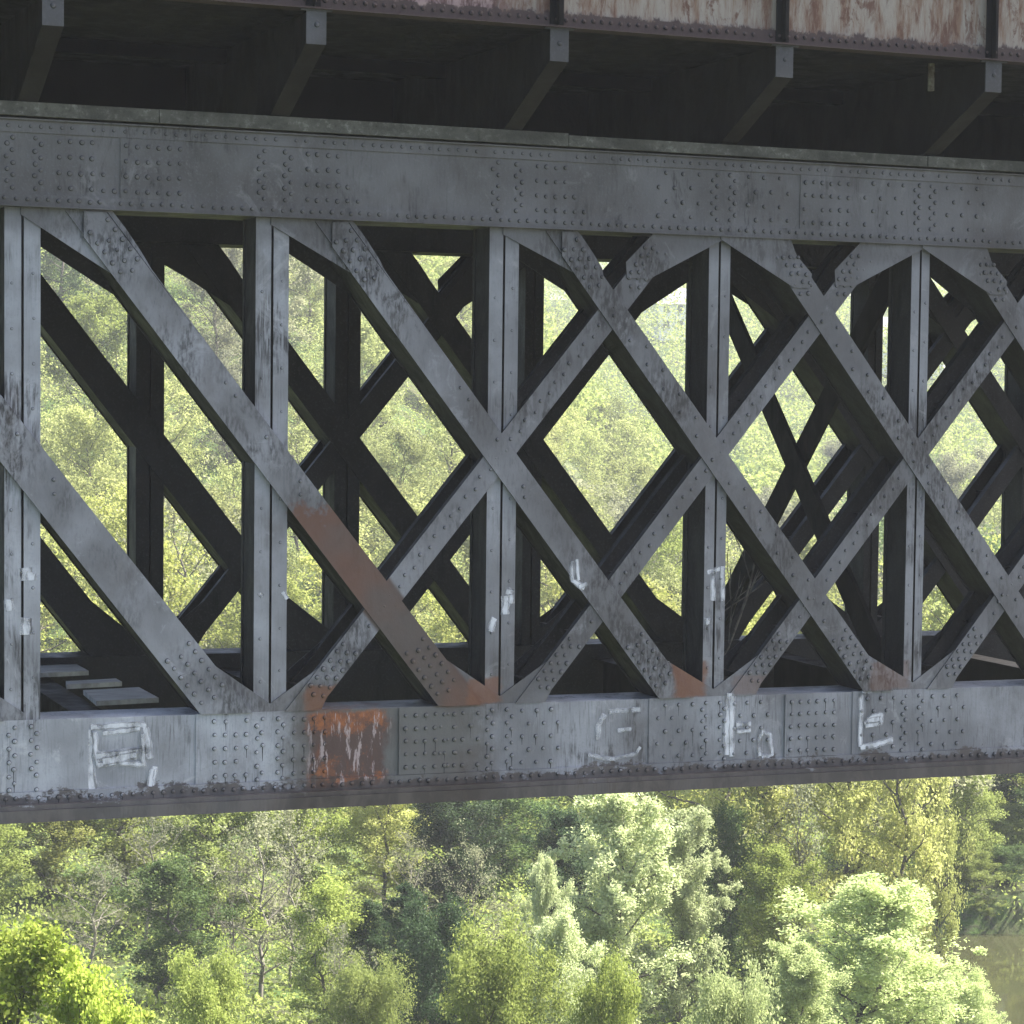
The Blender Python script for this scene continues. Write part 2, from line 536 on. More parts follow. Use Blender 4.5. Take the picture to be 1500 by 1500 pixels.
def brace_rivets(m, cl, sgn, k, wm, yf):
    """rivets along a brace; cl = centre line function"""
    sl = 3.04 if sgn < 0 else 2.93
    ang = math.atan2(sl, L)
    ux, uz = math.cos(ang) * (-sgn), -math.sin(ang)         # unit vector running down the brace
    px, pz = -uz, ux
    wp = wm * L * math.sin(ang)

    def put(z0, dd, off, r=0.018):
        x0 = cl(k, z0)
        m.rivet(x0 + ux * dd + px * off, z0 + uz * dd + pz * off, yf, r)
    top = ZT - 0.15
    nr = 5
    for i in range(nr):
        for c in (-0.30, 0.0, 0.30):
            put(top, 0.0 + i * 0.115 + (0.05 if c == 0 else 0), c * wp, 0.02)
    bot = ZB + 0.2
    for i in range(6):
        for c in (-0.32, 0.0, 0.32):
            put(bot, -i * 0.105 + (0.05 if c == 0 else 0), c * wp, 0.02)
    if sgn < 0 and k >= 2:
        d, i = 0.85, 0
        while d < 5.0:
            put(top, d, (0.2 if i % 2 else -0.2) * wp, 0.016)
            d += 0.155
            i += 1
    elif sgn > 0:
        d, i = 0.8, 0
        while d < 5.0:
            put(top, d, (0.07 if i % 2 else -0.07) * wp, 0.016)
            d += 0.125
            i += 1
    else:
        for d in (1.9, 2.05, 2.55, 3.1, 3.2):
            put(top, d, random.choice((-.2, .2, 0)) * wp, 0.016)


for k in range(K0, K1 - 1):
    w = width(k, W_BS) * L
    m = MB()
    zt, zb = ZT - 0.02, ZB + 0.004

    def quad(inset0, inset1, z0=zt, z1=zb):
        return [(bs(k, z0) - w / 2 + inset0, z0), (bs(k, z0) + w / 2 - inset1, z0), (bs(k, z1) + w / 2 - inset1, z1), (bs(k, z1) - w / 2 + inset0, z1)]
    if k <= 2:                   # plate lies over the gusset and ends in a pointed cut
        zc = ZT - 0.26
        pl = [(bs(k, zc) - w / 2, zc), (bs(k, zc) - w / 2 - 0.0, zt), (bs(k, zt) + w / 2 - 0.05, zt), (bs(k, zb) + w / 2, zb), (bs(k, zb) - w / 2, zb)]
    else:
        pl = quad(0, 0)
    m.prism(pl, -0.032, -0.018)
    m.prism(quad(0, 0), 0.50, 0.515)
    m.prism(quad(0.02, w - 0.034), -0.0178, 0.4998)      # side webs close the box
    m.prism(quad(w - 0.034, 0.02), -0.0178, 0.4998) if k <= 1 else None
    brace_rivets(m, bs, -1, k, width(k, W_BS), -0.032)
    near.append(m.build('diagonal_brace', M_BRACE, bridge, 'brace with a rust brown lower half' if k == 0 else None, M_INNER))
for k in range(1, K1 - 1):
    w = width(k, W_FS) * L
    zt, zb = ZT - 0.02, ZB + 0.004

    def quad(i0, i1):
        return [(fs_(k, zt) - w / 2 + i0, zt), (fs_(k, zt) + w / 2 - i1, zt), (fs_(k, zb) + w / 2 - i1, zb), (fs_(k, zb) - w / 2 + i0, zb)]
    m = MB()
    m.prism(quad(0, 0), -0.0165, -0.004)
    m.prism(quad(0.004, w - 0.018), -0.0038, 0.075)
    m.prism(quad(w - 0.018, 0.004), -0.0038, 0.075)
    m.prism(quad(0, 0), 0.485, 0.498)
    m.prism(quad(0.004, w - 0.018), 0.40, 0.4848)
    m.prism(quad(w - 0.018, 0.004), 0.40, 0.4848)
    for i in range(7):           # battens between the two leaves
        z = ZB + 0.75 + i * 0.6
        xm = fs_(k, z)
        m.box(xm - 0.06, xm + 0.06, 0.08, 0.39, z - 0.06, z - 0.048)
    brace_rivets(m, fs_, 1, k, width(k, W_FS), -0.0165)
    near.append(m.build('counter_brace', M_BRACE, bridge, None, M_INNER))


def gusset(pf, zl, dz, y0, rv=()):
    """pf(z) gives the outline with its tip at height z; the inner leaf reaches dz further along the brace"""
    m = MB()
    poly = pf(zl)
    m.prism(poly, y0, y0 + 0.012)
    m.prism(pf(zl + dz), 0.4665, 0.4785)
    up = poly[0][1] > 0
    xm = sum(p_[0] for p_ in poly) / len(poly)
    zm = max(p_[1] for p_ in poly) - 0.2 if up else min(p_[1] for p_ in poly) + 0.2
    m.box(xm - 0.03, xm + 0.03, y0 + 0.0118, 0.467, zm - 0.03, zm + 0.03)
    for (a, b) in rv:
        m.rivet(a, b, y0, 0.019)
    near.append(m.build('gusset_plate', M_BRACE, bridge, None, M_INNER))


for k in range(K0, K1 + 1):
    xc = k * L
    w = width(k, W_BS) * L
    if k < K1 - 1:
        if k <= 2:
            gusset(lambda z: [(xc - 0.02, ZT + .01), (xc - 0.02, ZT - 0.07 + 0.5 * min(0, z - 0.9)), (bs(k, z) - w / 2 + 0.03, z), (bs(k, z) + w / 2 - 0.03, z), (bs(k, 1.15) + w / 2 + 0.012, 1.15),
                              (bs(k, 1.35) + w / 2 + 0.03, 1.35), (bs(k, ZT) + w / 2 + 0.02, ZT + .01)], 0.90 + max(0, k) * 0.09, -0.20, -0.002)
        else:
            zl = ZT - 0.50
            c = bs(k, zl)
            rv = [(c - 0.12 + i * 0.085 - r_ * 0.05, zl + 0.06 + r_ * 0.085) for r_ in range(4) for i in range(3) if not (r_ == 0 and i == 0)]
            gusset(lambda z: [(xc - 0.02, ZT + .01), (xc - 0.02, ZT - 0.03), (bs(k, z) - w * 0.42, z), (bs(k, z) + w * 0.16, z), (bs(k, z) + w * 0.22, z + 0.15),
                              (bs(k, 1.4) + w / 2 + 0.02, 1.36), (bs(k, ZT) + w / 2 + 0.04, ZT + .01)], zl, -0.22, -0.047, rv)
    if k - 2 >= 1:               # top end of the counter brace
        zl = ZT - 0.46
        j = k - 2
        wf = width(j, W_FS) * L
        c = fs_(j, zl)
        rv = [(c - 0.07 + i * 0.085 + r_ * 0.05, zl + 0.06 + r_ * 0.085) for r_ in range(4) for i in range(2)]
        gusset(lambda z: [(xc + 0.02, ZT + .01), (xc + 0.02, ZT - 0.03), (fs_(j, z) + wf * 0.42, z), (fs_(j, z) - wf * 0.38, z), (fs_(j, z) - wf * 0.42, z + 0.16),
                          (fs_(j, ZT) - wf / 2 - 0.04, ZT + .01)], zl, -0.22, -0.0305, rv)
    if k - 2 >= K0:              # bottom end of the falling brace
        wj = width(k - 2, W_BS) * L
        j = k - 2
        gusset(lambda z: [(xc + 0.02, ZB + .005), (xc + 0.02, ZB + 0.07), (bs(j, z) + wj / 2 - 0.03, z), (bs(j, z - 0.2) - wj / 2 + 0.03, z - 0.2), (bs(j, ZB) - wj / 2 + 0.02, ZB + .005)],
               -2.76 if k < 3 else -2.84, 0.20, -0.0025)
    if 1 <= k < K1 - 1:          # bottom end of the counter brace
        wj = width(k, W_FS) * L
        gusset(lambda z: [(xc - 0.02, ZB + .005), (xc - 0.02, ZB + 0.07), (fs_(k, z) - wj / 2 + 0.02, z), (fs_(k, z - .2) + wj / 2 - 0.03, z - 0.2), (fs_(k, ZB) + wj / 2 + 0.05, ZB + .005)],
               -2.82, 0.22, -0.0029)

# the far truss: the same members mirrored
for o in near:
    c = o.copy()
    COL.objects.link(c)
    c.parent = bridge
    c.scale = (1, -1, 1)
    if len(c.material_slots) and not o.name.startswith('top_flange'):
        for sl_ in c.material_slots:         # interior shade put into the whole far truss as darker iron
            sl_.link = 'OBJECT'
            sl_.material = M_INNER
    c.location = (0, YF, 4.3)
    if 'label' in c:
        del c['label']

# floor between the trusses
for k in range(K0, K1):
    xm = (k + 0.40) * L
    m = MB()
    m.box(xm - 0.02, xm + 0.02, 0.60, YF - 0.60, -4.0, -3.47)
    m.box(xm - 0.16, xm + 0.16, 0.60, YF - 0.60, -3.468, -3.44)
    m.box(xm - 0.16, xm + 0.16, 0.60, YF - 0.60, -4.03, -4.002)
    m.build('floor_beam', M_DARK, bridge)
    m = MB()
    m.beam((k * L, 0.7, -3.9), ((k + 1) * L, YF - 0.7, -3.9), 0.12, 0.02)
    m.beam((k * L, YF - 0.7, -3.87), ((k + 1) * L, 0.7, -3.87), 0.12, 0.02)
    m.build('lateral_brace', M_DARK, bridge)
for ka, kb, ya, yb in ((0.36, 0.64, 4.25, 4.95), (0.44, 0.70, 3.2, 3.5), (0.45, 0.73, 1.8, 2.7), (-0.5, -0.25, 2.0, 4.2), (3.30, 3.52, 3.6, 3.9)):
    m = MB()                     # loose planks lying across the floor beams
    m.add([(ka * L, ya, -3.40), (kb * L, ya + 0.1, -3.40), (kb * L, yb + 0.1, -3.40), (ka * L + 0.05, yb, -3.40),
           (ka * L, ya, -3.35), (kb * L, ya + 0.1, -3.35), (kb * L, yb + 0.1, -3.35), (ka * L + 0.05, yb, -3.35)],
          [(3, 2, 1, 0), (4, 5, 6, 7), (0, 1, 5, 4), (1, 2, 6, 5), (2, 3, 7, 6), (3, 0, 4, 7)])
    m.build('floor_plank', M_PLANK, bridge)
for k in (0, 4, 8):              # cross frames between the trusses
    if k == 0:
        continue
    m = MB()
    xc = k * L
    m.beam((xc, 0.55, -3.2), (xc, YF - 0.55, 1.4), 0.05, 0.32)
    m.build('sway_brace', M_DARK, bridge)
    m = MB()
    m.beam((xc + 0.06, 0.55, 1.4), (xc + 0.06, YF - 0.55, -3.2), 0.05, 0.32)
    m.build('sway_brace', M_DARK, bridge)

# cross beams with tapered bracket ends, deck, stringers
YO = -1.281
for k in range(K0, K1 + 1):
    xc = (k + 0.012) * L
    m = MB()
    ya, yb = YO, YF - YO
    zlo = 2.475
    prof = [(ya + 0.016, 3.34), (ya + 0.016, 3.04), (-0.10, zlo + 0.02), (YF + 0.10, zlo + 0.02), (yb - 0.016, 3.04), (yb - 0.016, 3.34)]
    m.yprism(prof, xc - 0.012, xc + 0.012)
    for (p, q) in (((ya + 0.018, 3.018), (-0.10, zlo)), ((-0.10, zlo), (YF + 0.10, zlo)), ((YF + 0.10, zlo), (yb - 0.018, 3.018))):
        m.yprism([(p[0], p[1]), (q[0], q[1]), (q[0], q[1] + 0.02), (p[0], p[1] + 0.02)], xc - 0.095, xc + 0.095)
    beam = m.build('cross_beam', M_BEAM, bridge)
    m = MB()
    m.box(xc - 0.095, xc + 0.095, ya, ya + 0.016, 3.018, 3.318)
    m.box(xc - 0.15, xc + 0.15, ya - 0.01, ya + 0.03, 3.319, 3.333)
    m.rivet(xc, 3.19, ya, 0.02, 0.015)
    m.build('end_plate', M_END, beam)
m = MB()
m.box(XA, XB, YO + 0.02, YF - YO - 0.02, 3.342, 3.40)
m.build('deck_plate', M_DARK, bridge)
for yy in (3.55, 1.9):
    m = MB()
    if yy == 1.9:
        m.box(XA, XB, yy - 0.1, yy + 0.1, 3.20, 3.34)
    else:
        m.box(XA, XB, yy - 0.012, yy + 0.012, 2.52, 3.34)
        m.box(XA, XB, yy - 0.12, yy + 0.12, 2.499, 2.519)
    m.build('stringer', M_DARK, bridge)

m = MB()                         # fascia girder over the bracket ends
m.box(XA, XB, YO + 0.05, YO + 0.065, 3.36, 4.75)
m.box(XA, XB, YO + 0.0, YO + 0.05, 3.352, 3.47)
m.box(XA, XB, YO - 0.045, YO + 0.16, 3.334, 3.352)
m.box(XA, XB, YO - 0.03, YO + 0.15, 4.75, 4.78)
x = XA + 0.1
while x < XB:
    m.rivet(x, 3.415, YO, 0.018, 0.016)
    x += 0.095
fascia = m.build('fascia_girder', M_PEEL, bridge, 'rusty peeling fascia along the edge of the deck')
for k in range(K0, K1 + 1):
    xc = (k + 0.0) * L
    m = MB()
    m.box(xc - 0.075, xc + 0.065, YO - 0.012, YO - 0.0005, 3.353, 4.74)
    m.box(xc - 0.012, xc + 0.0, YO - 0.085, YO - 0.0125, 3.353, 4.74)
    m.build('stiffener', M_DARK, fascia)
m = MB()
m.box(XA, XB, YF - YO - 0.065, YF - YO - 0.05, 3.40, 4.75)
m.box(XA, XB, YF - YO - 0.15, YF - YO + 0.045, 3.334, 3.352)
m.build('fascia_girder', M_PEEL, bridge)
# short pipe stub under the deck
m = MB()
xp, yp = 3.84 * L, -0.75
vs, fsx = [], []
for zz in (3.06, 3.35):
    for rr in (0.035, 0.026):
        for i in range(12):
            a = i * math.pi / 6
            vs.append((xp + rr * math.cos(a), yp + rr * math.sin(a), zz))
for i in range(12):
    j = (i + 1) % 12
    fsx += [(i, j, 24 + j, 24 + i), (12 + j, 12 + i, 36 + i, 36 + j), (j, i, 12 + i, 12 + j)]
m.add(vs, fsx)
m.build('drain_pipe', plain('lime_stained_pipe', (0.07, 0.05, 0.035), (0.24, 0.22, 0.18), 9), bridge, 'short lime stained drain pipe under the deck')


# white spray-painted letters and daubs
def pk(px, py, Y=-0.006):
    d = _fw * F + _r * (px - 750) + _u * (750 - py)
    t = (Y - CAM[1]) / d[1]
    q = CAM + d * t
    return q[0], q[2] - G * q[0]


def paint(strokes, name, parent, label, y=-0.0175, px=152.0, faint=False):
    m = MB()
    for pts, w in strokes:
        P = []
        for i in range(len(pts) - 1):
            for s in range(4):
                f = s / 4
                P.append((pts[i][0] * (1 - f) + pts[i + 1][0] * f + random.uniform(-.7, .7), pts[i][1] * (1 - f) + pts[i + 1][1] * f + random.uniform(-.7, .7)))
        P.append(pts[-1])
        C_ = [pk(a, b, y) for a, b in P]
        for wd in (2.3, 1.75, 1.2):          # spray spreads: a thin mist under a denser core
            n0 = len(m.f)
            m.strip(C_, w * wd / px, y - 0.0003, y)
            if wd > 1.3:
                for i_ in range(n0, len(m.f)):
                    m.mi[i_] = 1
            y -= 0.0005
    m.build(name, M_FAINT if faint else M_SPRAY, parent, label, None, M_MIST)


paint([([(128, 1070), (130, 1120), (135, 1164)], 9), ([(133, 1066), (170, 1063), (205, 1061), (214, 1064)], 5), ([(150, 1074), (180, 1071), (205, 1067)], 4),
       ([(213, 1066), (216, 1090), (219, 1112)], 6), ([(227, 1122), (222, 1150)], 5), ([(223, 1126), (220, 1152)], 4), ([(139, 1072), (140, 1102), (144, 1121)], 4),
       ([(141, 1108), (180, 1104), (208, 1100)], 6), ([(143, 1121), (175, 1117), (211, 1121), (209, 1075)], 4), ([(150, 1116), (200, 1106)], 7)],
      'painted_letter', bottom_chord, 'white letter A sprayed on the chord', -0.0005)
paint([([(892, 1042), (915, 1041), (938, 1039)], 4), ([(876, 1084), (876, 1062), (886, 1046)], 4), ([(905, 1070), (925, 1068)], 3), ([(862, 1106), (900, 1112), (932, 1104), (938, 1094)], 3)],
      'painted_letter', bottom_chord, 'faint white letter C sprayed on the chord', -0.0035, 152.0, True)
paint([([(1068, 1016), (1066, 1060), (1065, 1106)], 7), ([(1073, 1020), (1071, 1070), (1072, 1108)], 5), ([(1079, 1062), (1100, 1060)], 4), ([(1080, 1072), (1100, 1070)], 3),
       ([(1113, 1107), (1111, 1084), (1118, 1071), (1128, 1076), (1131, 1106), (1116, 1109)], 3.5)],
      'painted_letter', bottom_chord, 'white letter H sprayed on the chord')
paint([([(1262, 1013), (1261, 1055), (1260, 1094)], 4), ([(1260, 1095), (1282, 1091), (1308, 1083)], 5), ([(1266, 1060), (1280, 1049), (1292, 1046), (1290, 1060), (1268, 1063)], 4), ([(1270, 1056), (1288, 1053)], 5),
       ([(1263, 1014), (1276, 1011)], 4)],
      'painted_letter', bottom_chord, 'white letter E sprayed on the chord')
posts = [o for o in near if o.name.split('.')[0] == 'post']
P = {round(i + K0): o for i, o in enumerate(posts)}
paint([([(741, 866), (752, 868)], 6), ([(741, 872), (740, 900)], 6), ([(750, 872), (748, 884)], 5), ([(724, 905), (718, 925)], 6)], 'paint_mark', P[2], 'white paint daubs', 0.0125)
paint([([(1037, 838), (1060, 832)], 4), ([(1045, 835), (1044, 880)], 4), ([(1058, 830), (1059, 880)], 4), ([(1036, 905), (1037, 915)], 4)], 'paint_mark', P[3], 'white paint daubs', 0.0125)
paint([([(38, 832), (38, 850)], 9), ([(46, 838), (46, 850)], 8), ([(12, 878), (14, 895)], 6), ([(40, 905), (39, 930)], 8)], 'paint_mark', P[0], 'white paint daubs', 0.0125)
paint([([(379, 868), (385, 874)], 4), ([(414, 868), (420, 878)], 4)], 'paint_mark', P[1], 'white paint daubs', 0.0125)
D2 = [o for o in near if o.name.split('.')[0] == 'diagonal_brace'][1 - K0]
paint([([(837, 822), (838, 850), (856, 862)], 4), ([(845, 820), (848, 850)], 3), ([(848, 860), (860, 855)], 4)], 'paint_mark', D2, 'white paint mark', -0.0335)

# a dead branch caught inside the lattice
m = MB()


def twig(p, d, ln, r, dep):
    p = Vector(p)
    d = Vector(d).normalized()
    for s in range(4):
        q = p + d * ln / 4
        m.beam(tuple(p), tuple(q), r * 2, r * 2)
        d = (d + Vector((random.uniform(-.25, .25), random.uniform(-.2, .2), random.uniform(-.2, .25)))).normalized()
        p = q
        if dep and s < 3:
            twig(p, d + Vector((random.uniform(-.9, .9), random.uniform(-.5, .5), random.uniform(-.3, .8))), ln * 0.55, r * 0.6, dep - 1)


twig((3.42 * L, 2.6, -3.4), (0.25, 0.1, 1), 2.1, 0.010, 2)
twig((3.50 * L, 2.5, -3.4), (0.6, 0.1, 0.8), 1.7, 0.009, 2)
tb = m.build('dead_branch', plain('bleached_wood', (0.07, 0.06, 0.05), (0.20, 0.18, 0.15), 6))
tb['label'] = 'pale dead branch standing inside the lattice near the cross brace'
tb['category'] = 'branch'

# ------------------------------------------------------------------ terrain
rng = np.random.default_rng(11)


def sm(x, a, b):
    t = np.clip((x - a) / (b - a), 0, 1)
    return t * t * (3 - 2 * t)


def nz(u, v):
    return (np.sin(u * 0.11 + 1.3 * np.sin(v * 0.05)) + np.sin(v * 0.13 + 0.9 * np.sin(u * 0.07 + 1)) + 0.6 * np.sin(u * 0.31 + v * 0.23)) * 0.45


def height(u, v):
    u = np.asarray(u, float)
    v = np.asarray(v, float)
    z = -20.7 + 0.6 * nz(u, v) + 0.0 * v
    z = z + 2.2 * sm(-u, -6, 22) * sm(v, 60, 110)
    spur = sm(v, 112, 250) * 31 * sm(0.035 * v - u, -12, 22)
    spur = spur * (0.86 + 0.34 * sm(-u, 5, 45))
    far = sm(v, 270, 520) * 36
    z = z + np.maximum(spur, far) + nz(u * 0.4, v * 0.4) * 2.0 * sm(v, 130, 220)
    u0 = 15.6 + 0.8 * np.sin(v * 0.2)
    riv = sm(u - u0, -1.5, 2.0) * sm(95.5 + 0.35 * np.maximum(u - 17, 0) + 0.7 * np.sin(u * 0.8) - v, -0.8, 1.6)
    return z * (1 - riv) + (-25.0) * riv


def grid(us, vs):
    U, V = np.meshgrid(us, vs)
    Z = height(U, V)
    X, Y = uv2w(U, V)
    pts = np.stack([X, Y, Z], -1).reshape(-1, 3)
    nu, nv = len(us), len(vs)
    i = np.arange(nu * nv).reshape(nv, nu)
    q = np.stack([i[:-1, :-1], i[:-1, 1:], i[1:, 1:], i[1:, :-1]], -1).reshape(-1, 4)
    return pts, q


def np_mesh(name, pts, quads):
    me = bpy.data.meshes.new(name)
    n, k = len(quads), quads.shape[1]
    me.vertices.add(len(pts))
    me.vertices.foreach_set('co', np.ascontiguousarray(pts, dtype=np.float32).ravel())
    me.loops.add(n * k)
    me.loops.foreach_set('vertex_index', np.ascontiguousarray(quads, dtype=np.int32).ravel())
    me.polygons.add(n)
    me.polygons.foreach_set('loop_start', np.arange(0, n * k, k, dtype=np.int32))
    me.update(calc_edges=True)
    return me


def link(name, me, mat=None, parent=None, **props):
    ob = bpy.data.objects.new(name, me)
    COL.objects.link(ob)
    if mat is not None and not me.materials:
        me.materials.append(mat)
    if parent is not None:
        ob.parent = parent
    for k_, v_ in props.items():
        ob[k_] = v_
    return ob


us = np.concatenate([np.arange(-420, -60, 12.0), np.arange(-60, 60, 1.5), np.arange(60, 421, 12.0)])
vs_ = np.concatenate([np.arange(-120, 50, 8.0), np.arange(50, 140, 1.2), np.arange(140, 300, 4.0), np.arange(300, 801, 10.0)])
pts, q = grid(us, vs_)
t = NT('woodland_soil')
o = t.n('ShaderNodeTexCoord').outputs['Object']
a = t.noise(o, 0.35, 8, 0.7)
b_ = t.noise(o, 3.0, 6, 0.7)
c = t.mix(t.ramp(a, 0.38, 0.62), (0.050, 0.085, 0.022), (0.060, 0.065, 0.030))
c = t.mix(t.ramp(b_, 0.45, 0.68), c, (0.04, 0.04, 0.025))
t.bsdf(c, 0.95, 0.1, b_, 0.6, 0.15)
me = np_mesh('ground', pts, q)
me.polygons.foreach_set('use_smooth', np.ones(len(q), dtype=bool))
link('ground', me, t.m, None, kind='structure', label='wooded river bank rising to a hillside', category='ground')

# river
t = NT('river_water')
o = t.n('ShaderNodeTexCoord').outputs['Object']
w1 = t.noise(o, 0.8, 4, 0.6, (1, 1, 1))
w2 = t.noise(o, 4.5, 3, 0.5)
p = t.bsdf((0.034, 0.035, 0.016), 0.05, 0.5, t.mth('ADD', w1, t.mth('MULTIPLY', w2, 0.12)), 0.06, 0.05)
wpts = np.array([(*uv2w(u, v), -22.0) for u, v in ((-40, -110), (400, -110), (400, 240), (-40, 240))])
link('river', np_mesh('river', wpts, np.array([[0, 1, 2, 3]])), t.m, None, kind='structure', label='calm olive brown river at the foot of the trees', category='river')


# ------------------------------------------------------------------ foliage
def leafmat(name, c1, c2, c3=None, trans=0.42, tr_gain=1.35):
    t = NT(name)
    ge = t.n('ShaderNodeNewGeometry')
    oi = t.n('ShaderNodeObjectInfo')
    col = t.mix(ge.outputs['Random Per Island'], c1, c2)
    if c3:
        col = t.mix(t.ramp(oi.outputs['Random'], 0.2, 1.0, 0, 0.75), col, c3)
    hs = t.n('ShaderNodeHueSaturation')
    t.l(col, hs.inputs['Color'])
    t.l(t.ramp(t.mth('FRACT', t.mth('MULTIPLY', oi.outputs['Random'], 7.31)), 0, 1, 0.75, 1.2), hs.inputs['Value'])
    col = hs.outputs[0]
    d = t.n('ShaderNodeBsdfPrincipled')
    t.l(col, d.inputs['Base Color'])
    d.inputs['Roughness'].default_value = 0.55
    d.inputs['Specular IOR Level'].default_value = 0.08
    tl = t.n('ShaderNodeBsdfTranslucent')
    g = t.n('ShaderNodeVectorMath', operation='SCALE')
    g.inputs['Scale'].default_value = tr_gain
    t.l(col, g.inputs[0])
    t.l(g.outputs[0], tl.inputs['Color'])
    mx = t.n('ShaderNodeMixShader')
    mx.inputs[0].default_value = trans
    t.l(d.outputs[0], mx.inputs[1])
    t.l(tl.outputs[0], mx.inputs[2])
    t.l(mx.outputs[0], t.out.inputs['Surface'])
    return t.m


LM = {
    'yellow': leafmat('yellow_spring_leaf', (0.20, 0.23, 0.05), (0.31, 0.31, 0.10), (0.22, 0.26, 0.07)),
    'fresh': leafmat('fresh_green_leaf', (0.17, 0.22, 0.045), (0.27, 0.31, 0.085), (0.21, 0.25, 0.08)),
    'bright': leafmat('bright_lime_leaf', (0.20, 0.28, 0.03), (0.31, 0.35, 0.08)),
    'willow': leafmat('pale_willow_leaf', (0.29, 0.35, 0.14), (0.42, 0.47, 0.23), (0.31, 0.37, 0.16)),
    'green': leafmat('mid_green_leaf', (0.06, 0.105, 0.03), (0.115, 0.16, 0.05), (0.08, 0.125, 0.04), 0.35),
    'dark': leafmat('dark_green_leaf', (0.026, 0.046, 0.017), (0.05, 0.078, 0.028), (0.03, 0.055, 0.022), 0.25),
    'blond': leafmat('blond_spring_leaf', (0.29, 0.32, 0.085), (0.43, 0.43, 0.17), (0.31, 0.35, 0.11)),
    'silver': leafmat('silvery_willow_leaf', (0.34, 0.40, 0.19), (0.49, 0.53, 0.30)),
    'hazel': leafmat('pale_hillside_leaf', (0.21, 0.235, 0.075), (0.31, 0.32, 0.13), (0.23, 0.265, 0.10)),
    'grey': leafmat('grey_budding_leaf', (0.17, 0.18, 0.10), (0.25, 0.255, 0.15), (0.16, 0.17, 0.11)),
}
BARK = plain('bark', (0.055, 0.048, 0.038), (0.13, 0.115, 0.095), 4, 0.9, (1, 1, 0.3))
BARKP = plain('pale_bark', (0.12, 0.11, 0.09), (0.24, 0.22, 0.18), 4, 0.9, (1, 1, 0.3))


def tubes(segs, sides):
    """segs: array (n, 8): p, q, r0, r1"""
    segs = np.asarray(segs, float)
    p, q, r0, r1 = segs[:, :3], segs[:, 3:6], segs[:, 6], segs[:, 7]
    d = q - p
    d /= np.linalg.norm(d, axis=1, keepdims=True) + 1e-9
    ref = np.where(np.abs(d[:, 2:3]) < 0.9, np.array([[0, 0, 1.0]]), np.array([[1.0, 0, 0]]))
    s = np.cross(d, ref)
    s /= np.linalg.norm(s, axis=1, keepdims=True) + 1e-9
    w = np.cross(s, d)
    a = np.arange(sides) * 2 * math.pi / sides
    ring = s[:, None, :] * np.cos(a)[None, :, None] + w[:, None, :] * np.sin(a)[None, :, None]
    A = p[:, None, :] + ring * r0[:, None, None]
    B = q[:, None, :] + ring * r1[:, None, None]
    pts = np.concatenate([A, B], 1).reshape(-1, 3)
    n = len(segs)
    i = np.arange(sides)
    j = (i + 1) % sides
    f = np.stack([i, i + sides, j + sides, j], -1)
    return pts, (f[None] + (np.arange(n) * 2 * sides)[:, None, None]).reshape(-1, 4)


def leaves(rng, cen, size, up=0.35, slim=0.62):
    n = len(cen)
    nrm = rng.normal(size=(n, 3))
    nrm[:, 2] += up * 2
    nrm /= np.linalg.norm(nrm, axis=1, keepdims=True)
    a = np.cross(nrm, rng.normal(size=(n, 3)))
    a /= np.linalg.norm(a, axis=1, keepdims=True) + 1e-9
    b = np.cross(nrm, a)
    s = size * rng.uniform(0.55, 1.35, n)[:, None]
    pts = np.stack([cen - a * s * 0.5, cen + b * s * slim * 0.5 + nrm * s * 0.08, cen + a * s * 0.5, cen - b * s * slim * 0.5 + nrm * s * 0.08], 1).reshape(-1, 3)
    return pts, np.arange(4 * n).reshape(-1, 4)


def env(kind, t):
    if kind == 'column':
        return 0.30 + 0.75 * math.sin(math.pi * min(1, t * 0.86 + 0.14)) ** 0.7
    if kind == 'cone':
        return 1.12 - t * 0.98
    if kind == 'bush':
        return math.sqrt(max(0.05, 1 - (t * 0.95) ** 2))
    return max(0.12, math.sin(math.pi * (0.12 + 0.82 * t)) ** 0.75)


